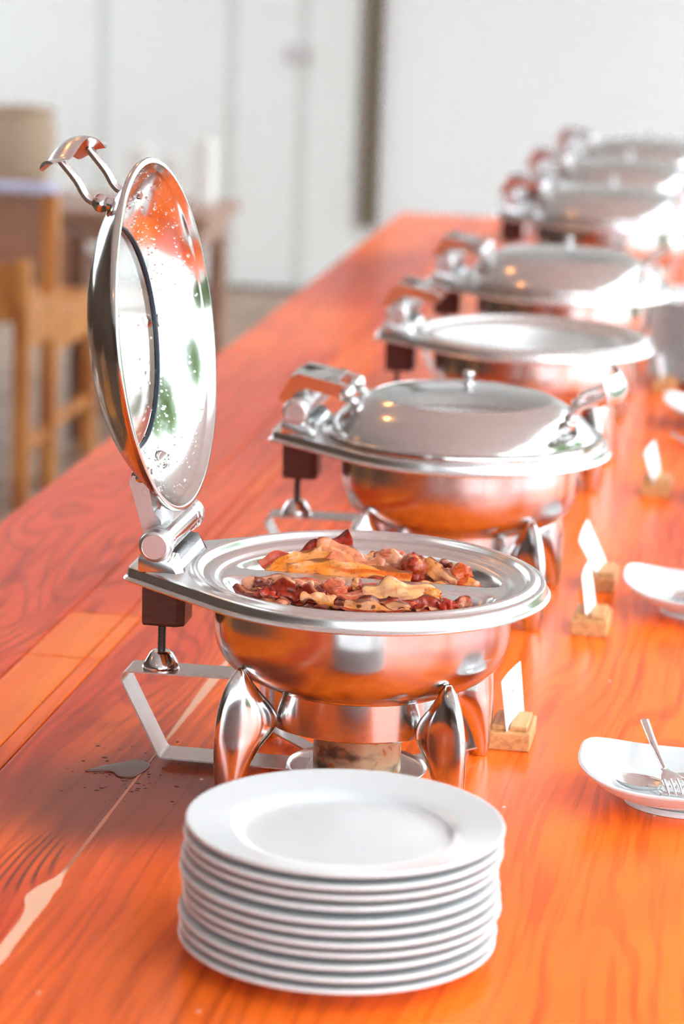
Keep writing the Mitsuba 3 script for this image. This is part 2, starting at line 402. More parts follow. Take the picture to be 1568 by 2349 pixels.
def pan_heightfield(divided):
    rad = np.concatenate([np.linspace(0, .132, 70), np.linspace(.133, .1765, 70)])
    a = np.linspace(0, 2 * np.pi, 260, endpoint=False)
    X, Y = rad[:, None] * np.cos(a), rad[:, None] * np.sin(a)
    Rr = np.sqrt(X ** 2 + Y ** 2)
    z = np.interp(Rr, [0, .1425, .145, .149, .1535, .160, .1625, .1655, .168, .171, .1735, .1765], [.2035, .2035, .2045, .2075, .2090, .2095, .2115, .2160, .2172, .2165, .2145, .2128])
    s1 = .1395 - Rr
    if divided:
        s2 = np.abs(Y - .004) - .0155
        k = .022
        h = np.clip(.5 + .5 * (s2 - s1) / k, 0, 1)
        s = s2 * (1 - h) + s1 * h - k * h * (1 - h)
        t = np.clip((s + .002) / .020, 0, 1)
        z = z - .045 * (t * t * (3 - 2 * t)) - .006 * np.clip(s / .03, 0, 1)
    else:
        z = np.where(Rr < .1425, np.interp(Rr, [0, .09, .112, .124, .131, .1355, .138, .1395, .1408, .1425], [.116, .1175, .123, .133, .147, .168, .188, .199, .2028, .2035]), z)
    v = np.stack([X, Y, z], -1).reshape(-1, 3)
    n = len(a); f = []
    I = np.arange(len(rad) - 1)[:, None] * n; J = np.arange(n)[None, :]; K = (J + 1) % n
    f = np.concatenate([np.stack([I + J, I + n + J, I + n + K], -1).reshape(-1, 3), np.stack([I + J, I + n + K, I + K], -1).reshape(-1, 3)])
    m = trimesh.Trimesh(v, f, process=True); m.merge_vertices(); m.update_faces(m.nondegenerate_faces())
    return m
LIDP = [(.1110, .0455), (.118, .0425), (.1265, .0382), (.137, .0320), (.147, .0245), (.157, .0155), (.1635, .0080)]
def lid_shell():
    out = smooth_profile(LIDP + [(.1665, .0035)], 5)
    rim = [(.1685, .0025), (.1722, .0032), (.1748, .0022), (.1756, -.0004), (.1750, -.0032), (.1725, -.0044), (.1698, -.0038), (.1680, -.0012)]
    inn = [(r - .0012, z - .0014) for r, z in out[::-1]]
    return lathe(list(map(tuple, out)) + rim + inn + [tuple(out[0])], 140)
def glass_disc():
    return lathe([(0, .0535)] + [(r, .0535 - .0085 * (r / .111) ** 2) for r in np.linspace(.012, .111, 9)], 96)

G = {}   # shared ply dicts
def shared(name, fn, mat, smooth=35, **kw):
    if name not in G:
        G[name] = mikit.ply(fn(), mat, smooth=smooth, **kw)
    return G[name]

BOWL = [(.1755, .2075), (.150, .2075), (.1492, .204), (.1491, .185), (.149, .168), (.1478, .152), (.1445, .139), (.138, .127), (.128, .118), (.116, .1115), (.105, .1075), (.1015, .1065), (.1008, .1045), (.099, .104), (.0, .104)]
def bowl():
    return lathe([BOWL[0], BOWL[1]] + [tuple(q) for q in smooth_profile(BOWL[2:11], 5)] + BOWL[11:], 140)
def strap_path(pts, r=.006):
    P = np.array(pts, float); out = [P[0]]
    for k in range(1, len(P) - 1):
        a = P[k] + (P[k - 1] - P[k]) / np.linalg.norm(P[k - 1] - P[k]) * r
        b = P[k] + (P[k + 1] - P[k]) / np.linalg.norm(P[k + 1] - P[k]) * r
        for t in (0, .33, .67, 1):
            out.append((1 - t) ** 2 * a + 2 * t * (1 - t) * P[k] + t * t * b)
    return np.array(out + [P[-1]])

HX, HZ = -.197, .243
LABELS = [
    ("chrome chafing dish with its lid open, filled with bacon, nearest of the row", "chafing dish"),
    ("closed chrome chafing dish directly behind the open bacon one", "chafing dish"),
    ("lidless chrome chafing dish with an empty round pan, third in the row", "chafing dish"),
    ("closed chrome chafing dish right behind the lidless empty one", "chafing dish"),
    ("closed chrome chafing dish, fifth from the front, beyond the far plate stack", "chafing dish"),
    ("blurred closed chrome chafing dish, second from the far end of the table", "chafing dish"),
    ("blurred closed chrome chafing dish, last of the row near the white wall", "chafing dish"),
]
def chafer(idx, x, y, lid, pan):
    key = num("chafing_dish", idx)
    to = T().translate([x, y, 0])
    tag(key, LABELS[idx][0], LABELS[idx][1], "chafing dishes in a row on the buffet table")
    def part(name, ply, label=None, kind=None, t=None):
        obj(f"{key}__{name}", None, None, raw=ply, to=to @ t if t is not None else to, label=label, kind=kind)
    part("rim_plate", shared("rim_plate", rim_plate, "polished_steel", 30))
    part("water_pan", shared("water_pan", bowl, "bowl_steel", 40))
    part("support_ring", shared("support_ring", lambda: lathe([(.098, .104), (.1, .104), (.1, .0672), (.0992, .066), (.0975, .066), (.0975, .104)], 100), "bowl_steel", 30))
    part("food_pan", shared("pan_div" if pan else "pan_deep", lambda: pan_heightfield(pan), "polished_steel" if pan else "satin_pan", True), "oval-lipped steel food pan split by a centre bar" if pan else None)
    for k, a in enumerate((225, 315, 45, 135)):
        part(num("leg", k), shared(f"leg{k}", lambda: leg_mesh(math.radians(a)), "chrome", 50))
    # hinge block, barrel, caps, arms
    def base():
        m = cat(hull([[-.2165, -.062, .2128], [-.178, -.062, .2128], [-.172, -.054, .2128], [-.2165, -.062, .226], [-.186, -.060, .2235], [-.2165, -.044, .2128], [-.172, -.044, .2128], [-.2165, -.044, .232], [-.18, -.044, .230]]),
                hull([[-.214, -.05, .2128], [-.214, .06, .2128], [-.176, -.05, .2128], [-.176, .06, .2128], [-.211, -.05, .222], [-.211, .06, .222], [-.182, -.05, .2185], [-.182, .06, .2185]]),
                hull([[-.2165, .066, .2128], [-.178, .066, .2128], [-.172, .054, .2128], [-.2165, .066, .226], [-.186, .064, .2235], [-.2165, .048, .2128], [-.172, .048, .2128], [-.2165, .048, .232], [-.18, .048, .230]]))
        return m
    part("hinge_base", shared("hinge_base", base, "chrome", 30))
    ry = trimesh.transformations.rotation_matrix(math.radians(-90), [1, 0, 0])
    def barrel():
        m = lathe([(0, -.062), (.0140, -.062), (.0155, -.0605), (.0155, -.050), (.0148, -.049), (.0148, .054), (.0155, .055), (.0155, .0655), (.0140, .067), (0, .067)], 40)
        m.apply_transform(ry); m.apply_translation([HX, 0, HZ]); return m
    part("hinge_barrel", shared("barrel", barrel, "chrome", 30))
    def capm(s):
        m = lathe([(0, 0), (.0158, 0), (.0168, .001), (.0168, .0105), (.0155, .0125), (.0150, .0150), (.0150, .0158), (.0125, .0170), (.0122, .0166), (0, .0166)], 44)
        if s < 0:
            m.apply_transform(trimesh.transformations.rotation_matrix(math.radians(90), [1, 0, 0])); m.apply_translation([HX, -.0625, HZ])
        else:
            m.apply_transform(ry); m.apply_translation([HX, .0675, HZ])
        return m
    part("hinge_barrel__end_cap", shared("cap0", lambda: capm(-1), "satin_chrome", 30))
    part("hinge_barrel__end_cap_001", shared("cap1", lambda: capm(1), "polished_steel", 30))
    # arms: built in the closed position about the hinge axis, turned with the lid
    def arm(yc):
        w = .009
        prof = [(-.026, .012), (-.012, .036), (-.004, .0405), (.050, .0300), (.060, .024), (.055, .0155), (.0, .026), (.013, .004), (.002, -.012), (-.012, -.008)]
        from shapely.geometry import Polygon
        m = trimesh.creation.extrude_polygon(Polygon(prof).buffer(.003).buffer(-.0015), 2 * w, engine="earcut")
        M = np.array([[1, 0, 0, 0], [0, 0, 1, yc - w], [0, 1, 0, 0], [0, 0, 0, 1.0]])
        m.apply_transform(M); m.fix_normals(); m.apply_translation([HX, 0, HZ]); return m
    def open_arm(yc):
        from shapely.geometry import Polygon
        prof = [(-.212, .238), (-.2305, .299), (-.2275, .304), (-.2215, .303), (-.2135, .2965), (-.2075, .270), (-.200, .261), (-.198, .250), (-.202, .238)]
        m = trimesh.creation.extrude_polygon(Polygon(prof).buffer(.0025).buffer(-.0012), .020, engine="earcut")
        m.apply_transform(np.array([[1, 0, 0, 0], [0, 0, 1, yc - .010], [0, 1, 0, 0], [0, 0, 0, 1.0]])); m.fix_normals(); return m
    def open_saddle():
        return hull([[x, y, z] for y in (-.024, .030) for x, z in ((-.208, .246), (-.207, .262), (-.203, .272), (-.195, .275), (-.190, .268), (-.192, .250))])
    def plate():
        return box(HX - .016, HX + .045, -.032, .038, HZ + .0335, HZ + .0375, .0015)
    def ballm(yc):
        return cat(ball([HX + .056, yc, HZ + .0205], .0115, 3), tube([[HX + .056, yc, HZ + .018], [HX + .074, yc, HZ + .004]], .0055))
    if lid:
        if lid == "open":
            ht = T().translate([HX - .006, 0, HZ]) @ T().rotate([0, 1, 0], -97.1) @ T().translate([-HX, 0, -HZ])
            lt = T().translate([-.208, 0, .4405]) @ T().rotate([0, 0, 1], -2.0) @ T().rotate([0, 1, 0], -98.2)
        else:
            ht = T(); lt = T().translate([0, 0, .2180])
        for k, yc in enumerate((-.034, .040)):
            if lid == "open":
                part(num("hinge_arm", k), shared(f"openarm{k}", lambda: open_arm(yc), "satin_chrome", 30))
                part(num("hinge_arm", k) + "__ball_joint", shared(f"openball{k}", lambda: cat(ball([-.2205, yc, .3035], .0112, 3), tube([[-.2205, yc, .3035], [-.209, yc, .307]], .005)), "chrome", 40))
            else:
                part(num("hinge_arm", k), shared(f"arm{k}", lambda: arm(yc), "chrome", 30))
                part(num("hinge_arm", k) + "__ball_joint", shared(f"armball{k}", lambda: ballm(yc), "chrome", 40))
        part("hinge_plate", shared("open_saddle", open_saddle, "satin_chrome", 30) if lid == "open" else shared("hinge_plate", plate, "chrome", 30))
        part("lid", shared("lid", lid_shell, "chrome" if False else "lid_steel", 40), t=lt, label="domed steel lid with a round glass window")
        part("lid__window", shared("lidglass", glass_disc, "glass", True), t=lt, label="round glass window")
        part("lid__gasket", shared("gasket", lambda: lathe([(.1108, .0432), (.1128, .0424), (.1135, .0408), (.1122, .0393), (.1105, .0395), (.1099, .0410), (.1101, .0426), (.1108, .0432)], 96), "gasket_black", 40), t=lt, label="dark rubber ring around the window")
        part("lid__knob", shared("knob" + lid, lambda: (lambda m: (m.apply_translation([0, .050 if lid == "closed" else .1235, .0508 if lid == "closed" else .0405]), m)[1])(lathe([(0, .0185), (.004, .0182), (.0068, .0165), (.0078, .0135), (.007, .0105), (.0045, .0085), (.0042, .0055), (.0085, .0035), (.0092, .001), (.009, -.001), (0, -.001)], 32)), "chrome", 40), t=lt)
        for k, yc in enumerate((-.05, .05)):
            part(num("lid__handle_rod", k), shared(f"rod{k}", lambda: tube(spline([[.139, yc, .033], [.1425, yc, .0435], [.1495, yc, .0500], [.164, yc, .0565], [.187, yc, .0715]], 6), .0042, 14), "polished_steel", 50), t=lt)
            part(num("lid__handle_ball", k), shared(f"hball{k}", lambda: cat(ball([.1395, yc, .0345], .0092, 3), tube([[.1395, yc, .034], [.137, yc, .022]], .006)), "chrome", 40), t=lt)
        def grip():
            yy = np.linspace(-.092, .092, 33); rings = []
            aa = np.linspace(0, 2 * np.pi, 20, endpoint=False)
            for q in yy:
                s = q / .092
                w = .017 * (1 - .62 * abs(s) ** 3) + .001
                cx = .1875 + .013 * max(math.cos(s * 2.8), -.25) + .004 * max(0, abs(s) - .6); cz = .0725
                d1 = np.array([.30, 0, -.954]); d2 = np.array([.954, 0, .30])
                rings.append(np.array([np.array([cx, q, cz]) + d1 * w * math.cos(b) + d2 * (.0016 * math.sin(b) - .006 * math.cos(b) ** 2 * (1 - .4 * abs(s))) for b in aa]))
            return loft(rings)
        part("lid__handle_grip", shared("grip", grip, "polished_steel", 50), t=lt)
        if lid == "open":
            part("lid__droplets", mikit.ply(droplets(), "water", smooth=True), t=lt, kind="stuff", label="condensation drops clinging to the inside of the lid")
    else:
        for k, yc in enumerate((-.034, .040)):
            part(num("hinge_arm", k), shared(f"arm{k}", lambda: arm(yc), "chrome", 30))
    if lid == "closed":
        obj(num("added_dark_food", {1: 0, 3: 1, 4: 2, 5: 3, 6: 4}[idx]), None, None, raw=shared("dark_filler_disc", lambda: lathe([(0, .186)] + [(r, .186 + .004 * math.sin(r * 160)) for r in np.linspace(.01, .132, 16)] + [(.128, .172), (0, .172)], 60), "dark_filler", True), to=to,
            label="added dark food that darkens the glass of " + ["the closed dish behind the bacon", "the closed dish behind the lidless one", "the fifth dish", "the second dish from the far end", "the last dish"][{1: 0, 3: 1, 4: 2, 5: 3, 6: 4}[idx]], cat="food", kind="stuff")  # invented filling, added so the glass windows read dark
    # levelling foot under the hinge
    def block():
        r = []
        for z, a in ((.2035, 1.03), (.150, 1.0), (.1475, .95)):
            r.append(np.array([[-.2205, -.0235], [-.186, -.0235], [-.178, -.017], [-.178, .017], [-.186, .0235], [-.2205, .0235]]) * 1.0)
            r[-1] = np.hstack([(r[-1] - [-.2, 0]) * a + [-.2, 0], np.full((6, 1), z)])
        return loft(r)
    part("hinge_block", shared("block", block, "dark_block", False), "dark brown wooden block under the hinge")
    part("threaded_rod", shared("trod", lambda: cat(tube([[-.205, 0, .15], [-.205, 0, .104]], .0038, 12), *[lathe([(.0037, z), (.0044, z + .0006), (.0037, z + .0012)], 14).apply_translation([-.205, 0, 0]) for z in np.arange(.106, .15, .0016)]), "thread_steel", 30), "dark threaded rod")
    part("rod_foot", shared("rfoot", lambda: lathe([(0, .1165), (.008, .1165), (.0115, .1145), (.0165, .106), (.0185, .1025), (.0185, .1005), (.0195, .0995), (.0195, .0975), (0, .0975)], 44).apply_translation([-.205, 0, 0]), "chrome", 30))
    part("bracket", shared("bracket", lambda: ribbon(strap_path([[-.098, 0, .0985], [-.239, 0, .0965], [-.2425, 0, .0885], [-.2005, 0, .008], [-.05, 0, .008]], .004), [0, 1, 0], .042, .0016), "brushed_steel", 20), "flat bent steel strap")
    def brace(a):
        d = np.array([math.cos(math.radians(a)), math.sin(math.radians(a)), 0]); w = np.array([-d[1], d[0], 0])
        return ribbon(np.array([d * .05 + [0, 0, .006], d * .1 + [0, 0, .008], d * .155 + [0, 0, .010]]), w, .018, .0016)
    for k, a in enumerate((45, 135, 315)):
        part(num("leg_brace", k), shared(f"brace{k}", lambda: brace(a), "brushed_steel", 20))
    part("burner_tray", shared("tray", lambda: lathe([(0, .0085), (.066, .0085), (.069, .0105), (.0705, .0125), (.0715, .012), (.070, .009), (.067, .0065), (0, .0065)], 72), "polished_steel", 40))
    obj(num("fuel_can", idx), None, None, raw=shared("can", lambda: lathe([(0, .009), (.0435, .009), (.0445, .0105), (.0445, .048), (.0455, .049), (.0455, .051), (.044, .052), (.0435, .056), (.046, .0575), (.046, .0605), (.044, .062), (.030, .062), (.029, .058), (0, .058)], 64), "burnt_tin", 30), to=to,
        label=["scorched metal fuel can beneath the open bacon dish", "fuel can beneath the closed dish behind the bacon", "fuel can beneath the lidless empty dish", "fuel can beneath the closed dish behind the lidless one", "fuel can beneath the fifth chafing dish", "fuel can beneath the second chafing dish from the far end", "fuel can beneath the last chafing dish"][idx], cat="fuel can", group="fuel cans under the chafing dishes")

def brushed(p, n, uv):
    return .10 + .10 * fbm(p.x * 9, p.y * 9, p.z * 22, 3)
scene["bowl_steel"] = {"type": "twosided", "bsdf": {"type": "roughconductor", "material": "none", "distribution": "ggx", "alpha": mikit.proc(lambda p, n, uv: .022 + .05 * smoothstep(.4, .8, fbm(p.x * 14, p.y * 14, p.z * 26, 4))), "specular_reflectance": {"type": "rgb", "value": [.66, .65, .645]}}}
scene["lid_steel"] = steel(0.016, (.69, .69, .68))

def droplets():
    r = random.Random(5); ms = []
    base = trimesh.creation.icosphere(1, 1.0)
    prof = smooth_profile(LIDP, 8) - [.0012, .0015]
    for k in range(850):
        t = r.random() ** 1.0
        j = min(int(t * (len(prof) - 1)), len(prof) - 2)
        rr, zz = prof[j] + (prof[j + 1] - prof[j]) * r.random()
        d = prof[j + 1] - prof[j]; d /= np.linalg.norm(d)
        a = r.uniform(-math.pi, math.pi)
        e = np.array([math.cos(a), math.sin(a), 0])
        n = -np.array([-d[1] * e[0], -d[1] * e[1], d[0]]); n = n if n[2] < 0 else -n
        s = .0009 + .0014 * r.random() ** 3
        m = base.copy(); m.apply_scale([s, s, s * .55])
        m.apply_transform(trimesh.geometry.align_vectors([0, 0, 1], n)); m.apply_translation(e * rr + [0, 0, zz] + n * s * .1)
        ms.append(m)
    for k in range(90):       # on the glass
        a, rr = r.uniform(-math.pi, math.pi), .104 * math.sqrt(r.random())
        s = .0007 + .0014 * r.random() ** 2
        m = base.copy(); m.apply_scale([s, s, s * .5]); m.apply_translation([rr * math.cos(a), rr * math.sin(a), .0534 - .0085 * (rr / .111) ** 2 - s * .55]); ms.append(m)
    return cat(*ms)

CX, CY = -.4142, 2.7289
for k, (x, y, lid, pan) in enumerate(((CX, CY, "open", True), (-.4092, 3.458, "closed", False), (-.404, 4.268, None, False), (-.408, 4.845, "closed", False), (-.408, 5.860, "closed", False), (-.414, 6.430, "closed", False), (-.40, 6.975, "closed", False))):
    chafer(k, x, y, lid, pan)

# ------------------------------------------------------------------ bacon in the open dish
def strip(path, width, seed, tilt=0.0, wav=.004, thick=.0022, frill=.003, n=40, m=9):
    """A rasher: a thin band along path (local to the dish), its width across the path, waved and curled; uv = (across, along)."""
    P = spline(path, 12)
    s = np.concatenate([[0], np.cumsum(np.linalg.norm(np.diff(P, axis=0), axis=1))])
    q = np.linspace(0, s[-1], n)
    P = np.stack([np.interp(q, s, P[:, k]) for k in range(3)], -1)
    t = np.gradient(P, axis=0); t /= np.linalg.norm(t, axis=1, keepdims=True)
    r = np.random.default_rng(seed)
    ph = r.uniform(0, 6, 6)
    kn = np.linspace(0, 1, 9)
    def wander(amp, lo=0.0):
        q = r.uniform(-1, 1, 9); fine = np.linspace(0, 1, n)
        from scipy.interpolate import CubicSpline
        return amp * np.clip(CubicSpline(kn, q)(fine), -1.2, 1.2)
    fr = (wander(1), wander(1)); mid_ = wander(1); wid = wander(1)
    rows = []
    for k in range(n):
        f = k / (n - 1)
        side = np.cross([0, 0, 1.0], t[k]); side /= np.linalg.norm(side)
        up = np.cross(t[k], side)
        tl = tilt + .5 * math.sin(f * 5 + ph[0]) * .6 + .25 * math.sin(f * 13 + ph[1])
        sd = side * math.cos(tl) + up * math.sin(tl)
        nn = up * math.cos(tl) - side * math.sin(tl)
        w = width * (.55 + .45 * math.sin(math.pi * min(1, max(0, .08 + f * .86))) ** .6) * (1 + .14 * wid[k])
        row = []
        for j in range(m):
            u = j / (m - 1) - .5
            h = wav * mid_[k] * .8 + frill * 1.2 * (2 * abs(u)) ** 2 * fr[int(u > 0)][k] + wav * 1.1 * math.cos(u * 5 + ph[5])
            row.append(P[k] + sd * w * u + nn * h)
        rows.append(row)
    V = np.array(rows)
    N = np.cross(np.gradient(V, axis=0), np.gradient(V, axis=1)); N /= np.linalg.norm(N, axis=2, keepdims=True)
    edge = np.ones((n, m)); edge[0] = edge[-1] = .2; edge[:, 0] = edge[:, -1] = .25
    top, bot = V + N * (thick / 2 * edge)[..., None], V - N * (thick / 2 * edge)[..., None]
    vv = np.vstack([top.reshape(-1, 3), bot.reshape(-1, 3)])
    f = []
    O = n * m
    for a in range(n - 1):
        for b in range(m - 1):
            i0 = a * m + b; i1 = i0 + 1; i2 = i0 + m; i3 = i2 + 1
            f += [[i0, i2, i3], [i0, i3, i1], [O + i0, O + i3, O + i2], [O + i0, O + i1, O + i3]]
    for a in range(n - 1):
        for b, sg in ((0, 1), (m - 1, -1)):
            i0, i2 = a * m + b, (a + 1) * m + b
            q = [[i0, O + i0, O + i2], [i0, O + i2, i2]]
            f += q if sg > 0 else [z[::-1] for z in q]
    for a, sg in ((0, -1), (n - 1, 1)):
        for b in range(m - 1):
            i0, i1 = a * m + b, a * m + b + 1
            q = [[i0, O + i0, O + i1], [i0, O + i1, i1]]
            f += q if sg > 0 else [z[::-1] for z in q]
    mesh = trimesh.Trimesh(vv, f, process=False)
    if mesh.volume < 0:
        mesh.invert()
    L = s[-1]
    uv = np.stack(np.meshgrid(np.arange(m) / (m - 1), np.linspace(0, L * 9, n)), -1).reshape(-1, 2) + [seed * 3.0, seed * 7.0]
    return mesh, np.vstack([uv, uv])
def lump(c, r, seed, stretch=(1, 1, 1), rot=0):
    m = trimesh.creation.icosphere(4, 1.0)
    v = np.array(m.vertices)
    nz = meshkit.fbm(v * 1.6 + seed * 5, 3, seed) - .5
    fold = np.sin(v[:, 0] * 5 + seed) * np.sin(v[:, 1] * 4 + seed * 2) * .08
    uv = np.stack([np.arctan2(v[:, 1], v[:, 0]) / 3 + seed * 3, v[:, 2] * .8 + seed], -1)
    v = v * (1 + .55 * nz + fold)[:, None] * np.array(stretch) * r
    c_, s_ = math.cos(rot), math.sin(rot)
    v = np.stack([v[:, 0] * c_ - v[:, 1] * s_, v[:, 0] * s_ + v[:, 1] * c_, v[:, 2]], -1) + c
    return trimesh.Trimesh(v, m.faces, process=False), uv
DISH = T().translate([CX, CY, 0])
bi = 0
def rasher(mesh_uv, mat, label, group=None, name="bacon_rasher", cat_="bacon"):
    global bi
    mesh, uv = mesh_uv
    k = sum(1 for q in scene if q == name or q.startswith(name + "_"))
    obj(num(name, k), mesh, mat, smooth=True, uv=uv, to=DISH, label=label, cat=cat_, group=group)
B, Fd = "bacon in the rear half of the pan", "bacon in the front half of the pan"
# rear half: the named pieces
rasher(strip([(-.113, .052, .197), (-.095, .07, .204), (-.074, .08, .209), (-.052, .085, .215), (-.027, .086, .226)], .024, 1, .75, .002, frill=.004), "bacon_red", "dark red frilled rasher standing highest at the back of the pan", B)
rasher(strip([(-.108, .042, .195), (-.098, .045, .200), (-.074, .052, .209), (-.044, .061, .218)], .018, 4, .8, .002, frill=.001), "bacon_gold", "narrow golden rasher rising from the left end of the rear heap", B)
rasher(strip([(-.060, .063, .2185), (-.045, .062, .2175), (-.028, .058, .213), (-.011, .052, .209), (.012, .048, .206)], .028, 2, .55, .002, frill=.001), "bacon_pink", "pale rasher arching down across the middle of the rear heap", B)
rasher(strip([(-.068, .058, .203), (-.038, .058, .206), (-.012, .054, .203)], .026, 5, .7, .002, frill=.001), "bacon_meat", "pinkish grey rasher tucked under the arching pale one", B)
rasher(strip([(-.083, .033, .199), (-.055, .036, .205), (-.025, .034, .203), (.006, .034, .205), (.043, .033, .202)], .022, 3, .85, .002, frill=.0025), "bacon_gold", "golden orange rasher lying along the centre bar", B)
rasher(strip([(-.006, .021, .1985), (.013, .021, .199), (.031, .019, .198)], .010, 6, .8, .001, frill=.001), "bacon_red", "small glossy red scrap against the centre bar", B)
rasher(lump((.014, .078, .205), .0165, 1, (1.1, .9, .95)), "bacon_meat", "pinkish round curl of bacon behind the golden rasher", B, "bacon_curl")
rasher(lump((.043, .062, .203), .0155, 2, (1, .9, 1.1)), "bacon_streaky", "knobbly brown curl in the middle of the rear heap", B, "bacon_curl")
rasher(lump((.089, .062, .202), .0125, 3, (1, 1, 1.05)), "bacon_amber", "round orange curl at the right end of the rear heap", B, "bacon_curl")
rasher(lump((.077, .062, .198), .0105, 4, (1, 1, 1)), "bacon_streaky", "small red-brown curl left of the round orange one", B, "bacon_curl")
rasher(lump((.100, .047, .194), .0115, 5, (1.2, .9, .8)), "bacon_amber", "flat orange scrap below the round orange curl", B, "bacon_curl")
rasher(strip([(.050, .066, .212), (.060, .058, .209), (.070, .050, .203), (.088, .040, .196)], .020, 7, .9, .002, frill=.002), "bacon_streaky", "folded red and pink rasher sloping down to the right of the rear heap", B)
rasher(strip([(.046, .034, .193), (.070, .034, .195), (.092, .036, .192)], .018, 8, .8, .002, frill=.001), "bacon_gold", "orange rasher end lying low beside the centre bar", B)
rasher(strip([(.062, .088, .200), (.070, .085, .206), (.078, .082, .203)], .012, 9, .9, .002), "bacon_dark", "tiny brown crisp scrap at the back of the rear heap", B)
rasher(strip([(.026, .078, .211), (.036, .074, .215), (.048, .068, .209)], .012, 10, .8, .002), "bacon_red", "dark red edge poking up behind the knobbly curl", B)
rasher(strip([(-.02, .075, .206), (-.002, .078, .210), (.012, .086, .207)], .016, 22, .7, .002), "bacon_streaky", "streaky rasher end behind the arching pale rasher", B)
# front half
for k, (pts, w, mt, lab) in enumerate((
        ([(-.104, -.040, .204), (-.092, -.044, .207), (-.080, -.040, .205)], .013, "bacon_dark", "small charred scrap lying on the pink rasher at the left"),
        ([(-.072, -.040, .204), (-.058, -.042, .208), (-.044, -.038, .205)], .014, "bacon_meat", "pale folded scrap on the left half of the front heap"),
        ([(-.098, -.062, .200), (-.086, -.066, .203), (-.074, -.070, .200)], .012, "bacon_red", "thin red scrap along the front left rim of the pan"),
        ([(-.052, -.064, .200), (-.036, -.066, .203), (-.018, -.068, .200)], .013, "bacon_pink", "narrow pale scrap at the front middle of the pan"),
        ([(.026, -.064, .200), (.044, -.066, .201), (.062, -.062, .199)], .012, "bacon_red", "thin red scrap under the edge of the broad cream rasher"))):
    rasher(strip(pts, w, 70 + k, .7, .002, frill=.003, n=26), mt, lab, Fd)
rasher(strip([(.008, -.052, .201), (.024, -.049, .204), (.040, -.044, .208), (.058, -.038, .208), (.078, -.030, .206)], .034, 11, .55, .002, frill=.0025), "bacon_cream", "broad cream-coloured rasher on top of the front heap", Fd)
rasher(strip([(-.036, -.050, .198), (-.007, -.050, .201), (.021, -.045, .204)], .018, 12, .7, .002, frill=.001), "bacon_meat", "narrow pale rasher leading into the broad cream one", Fd)
rasher(strip([(-.117, -.035, .200), (-.089, -.030, .203), (-.063, -.030, .202), (-.03, -.028, .200)], .020, 13, .75, .002, frill=.002), "bacon_meat", "long pink rasher at the left end of the front heap", Fd)
rasher(strip([(-.092, -.058, .198), (-.077, -.048, .204), (-.054, -.053, .202), (-.034, -.063, .198)], .019, 14, .6, .003, frill=.004), "bacon_streaky", "wavy streaky rasher over the left front of the heap", Fd)
rasher(strip([(-.120, -.043, .199), (-.106, -.054, .197), (-.092, -.060, .196), (-.063, -.075, .195)], .018, 15, .7, .003, frill=.003), "bacon_dark", "dark crinkled rasher along the front left edge", Fd)
rasher(strip([(-.015, -.026, .202), (.010, -.024, .205), (.032, -.024, .204), (.05, -.020, .203)], .012, 16, .8, .002, frill=.002), "bacon_red", "thin reddish rasher behind the broad cream one", Fd)
rasher(lump((-.024, -.040, .203), .0125, 6, (1.1, .9, 1)), "bacon_meat", "pale round curl in the middle of the front heap", Fd, "bacon_curl")
rasher(lump((-.038, -.045, .199), .0105, 7, (1, 1, .9)), "bacon_dark", "blackened curl left of the pale round one", Fd, "bacon_curl")
rasher(lump((-.003, -.026, .206), .0065, 8, (.9, .9, 1.3)), "bacon_streaky", "small pointed curl rising near the centre bar", Fd, "bacon_curl")
rasher(lump((-.020, -.026, .204), .0065, 9, (1, 1, 1)), "bacon_amber", "small amber curl by the centre bar", Fd, "bacon_curl")
rasher(lump((.074, -.037, .205), .0085, 10, (1.1, .8, .9)), "bacon_gold", "amber nub at the tip of the broad cream rasher", Fd, "bacon_curl")
rasher(strip([(-.02, -.062, .195), (.01, -.062, .197), (.04, -.058, .196)], .02, 17, .7, .002), "bacon_dark", "dark rasher beneath the broad cream one", Fd)
rasher(strip([(-.008, -.072, .197), (.023, -.076, .197), (.058, -.070, .198)], .016, 18, .7, .002), "bacon_streaky", "reddish rasher along the front middle edge", Fd)
rasher(strip([(.060, -.060, .196), (.072, -.054, .200), (.086, -.052, .198)], .018, 19, .9, .002), "bacon_streaky", "upright streaky scrap right of the broad cream rasher", Fd)
rasher(strip([(.084, -.054, .197), (.094, -.051, .202), (.102, -.048, .198)], .015, 20, 1.0, .002), "bacon_red", "upright red scrap near the right end of the front heap", Fd)
rasher(strip([(.100, -.048, .197), (.106, -.044, .203), (.113, -.040, .199)], .014, 21, 1.0, .002), "bacon_meat", "pink scrap at the far right of the front heap", Fd)
r_ = random.Random(11)
mats = ["bacon_streaky", "bacon_dark", "bacon_red", "bacon_meat", "bacon_dark"]
for k in range(34):            # the pieces below, filling both halves
    back = k % 2 == 0
    while True:
        x = r_.uniform(-.112, .104); y = r_.uniform(.034, .105) if back else r_.uniform(-.105, -.030)
        if x * x + y * y < .118 ** 2:
            break
    z = r_.uniform(.164, .190)
    if x > .085: z -= .012
    a = r_.uniform(-.7, .7); L = r_.uniform(.026, .044)
    d = np.array([math.cos(a), math.sin(a) * .6, 0]) * L
    c = np.array([x, y, z]); pts = []
    for s in (-1, 0, 1):
        q = c + d * s + [0, 0, r_.uniform(-.002, .003)]
        rr = math.hypot(q[0], q[1])
        if rr > .124: q[:2] *= .124 / rr
        q[1] = max(q[1], .033) if back else min(q[1], -.024)
        pts.append(q)
    rasher(strip(pts, r_.uniform(.014, .024), 30 + k, r_.uniform(-.6, .8), .003, n=22, m=7, frill=.0025), mats[k % 5],
           "piece of fried bacon within the rear heap" if back else "piece of fried bacon within the front heap", ("loose " + (B if back else Fd)))

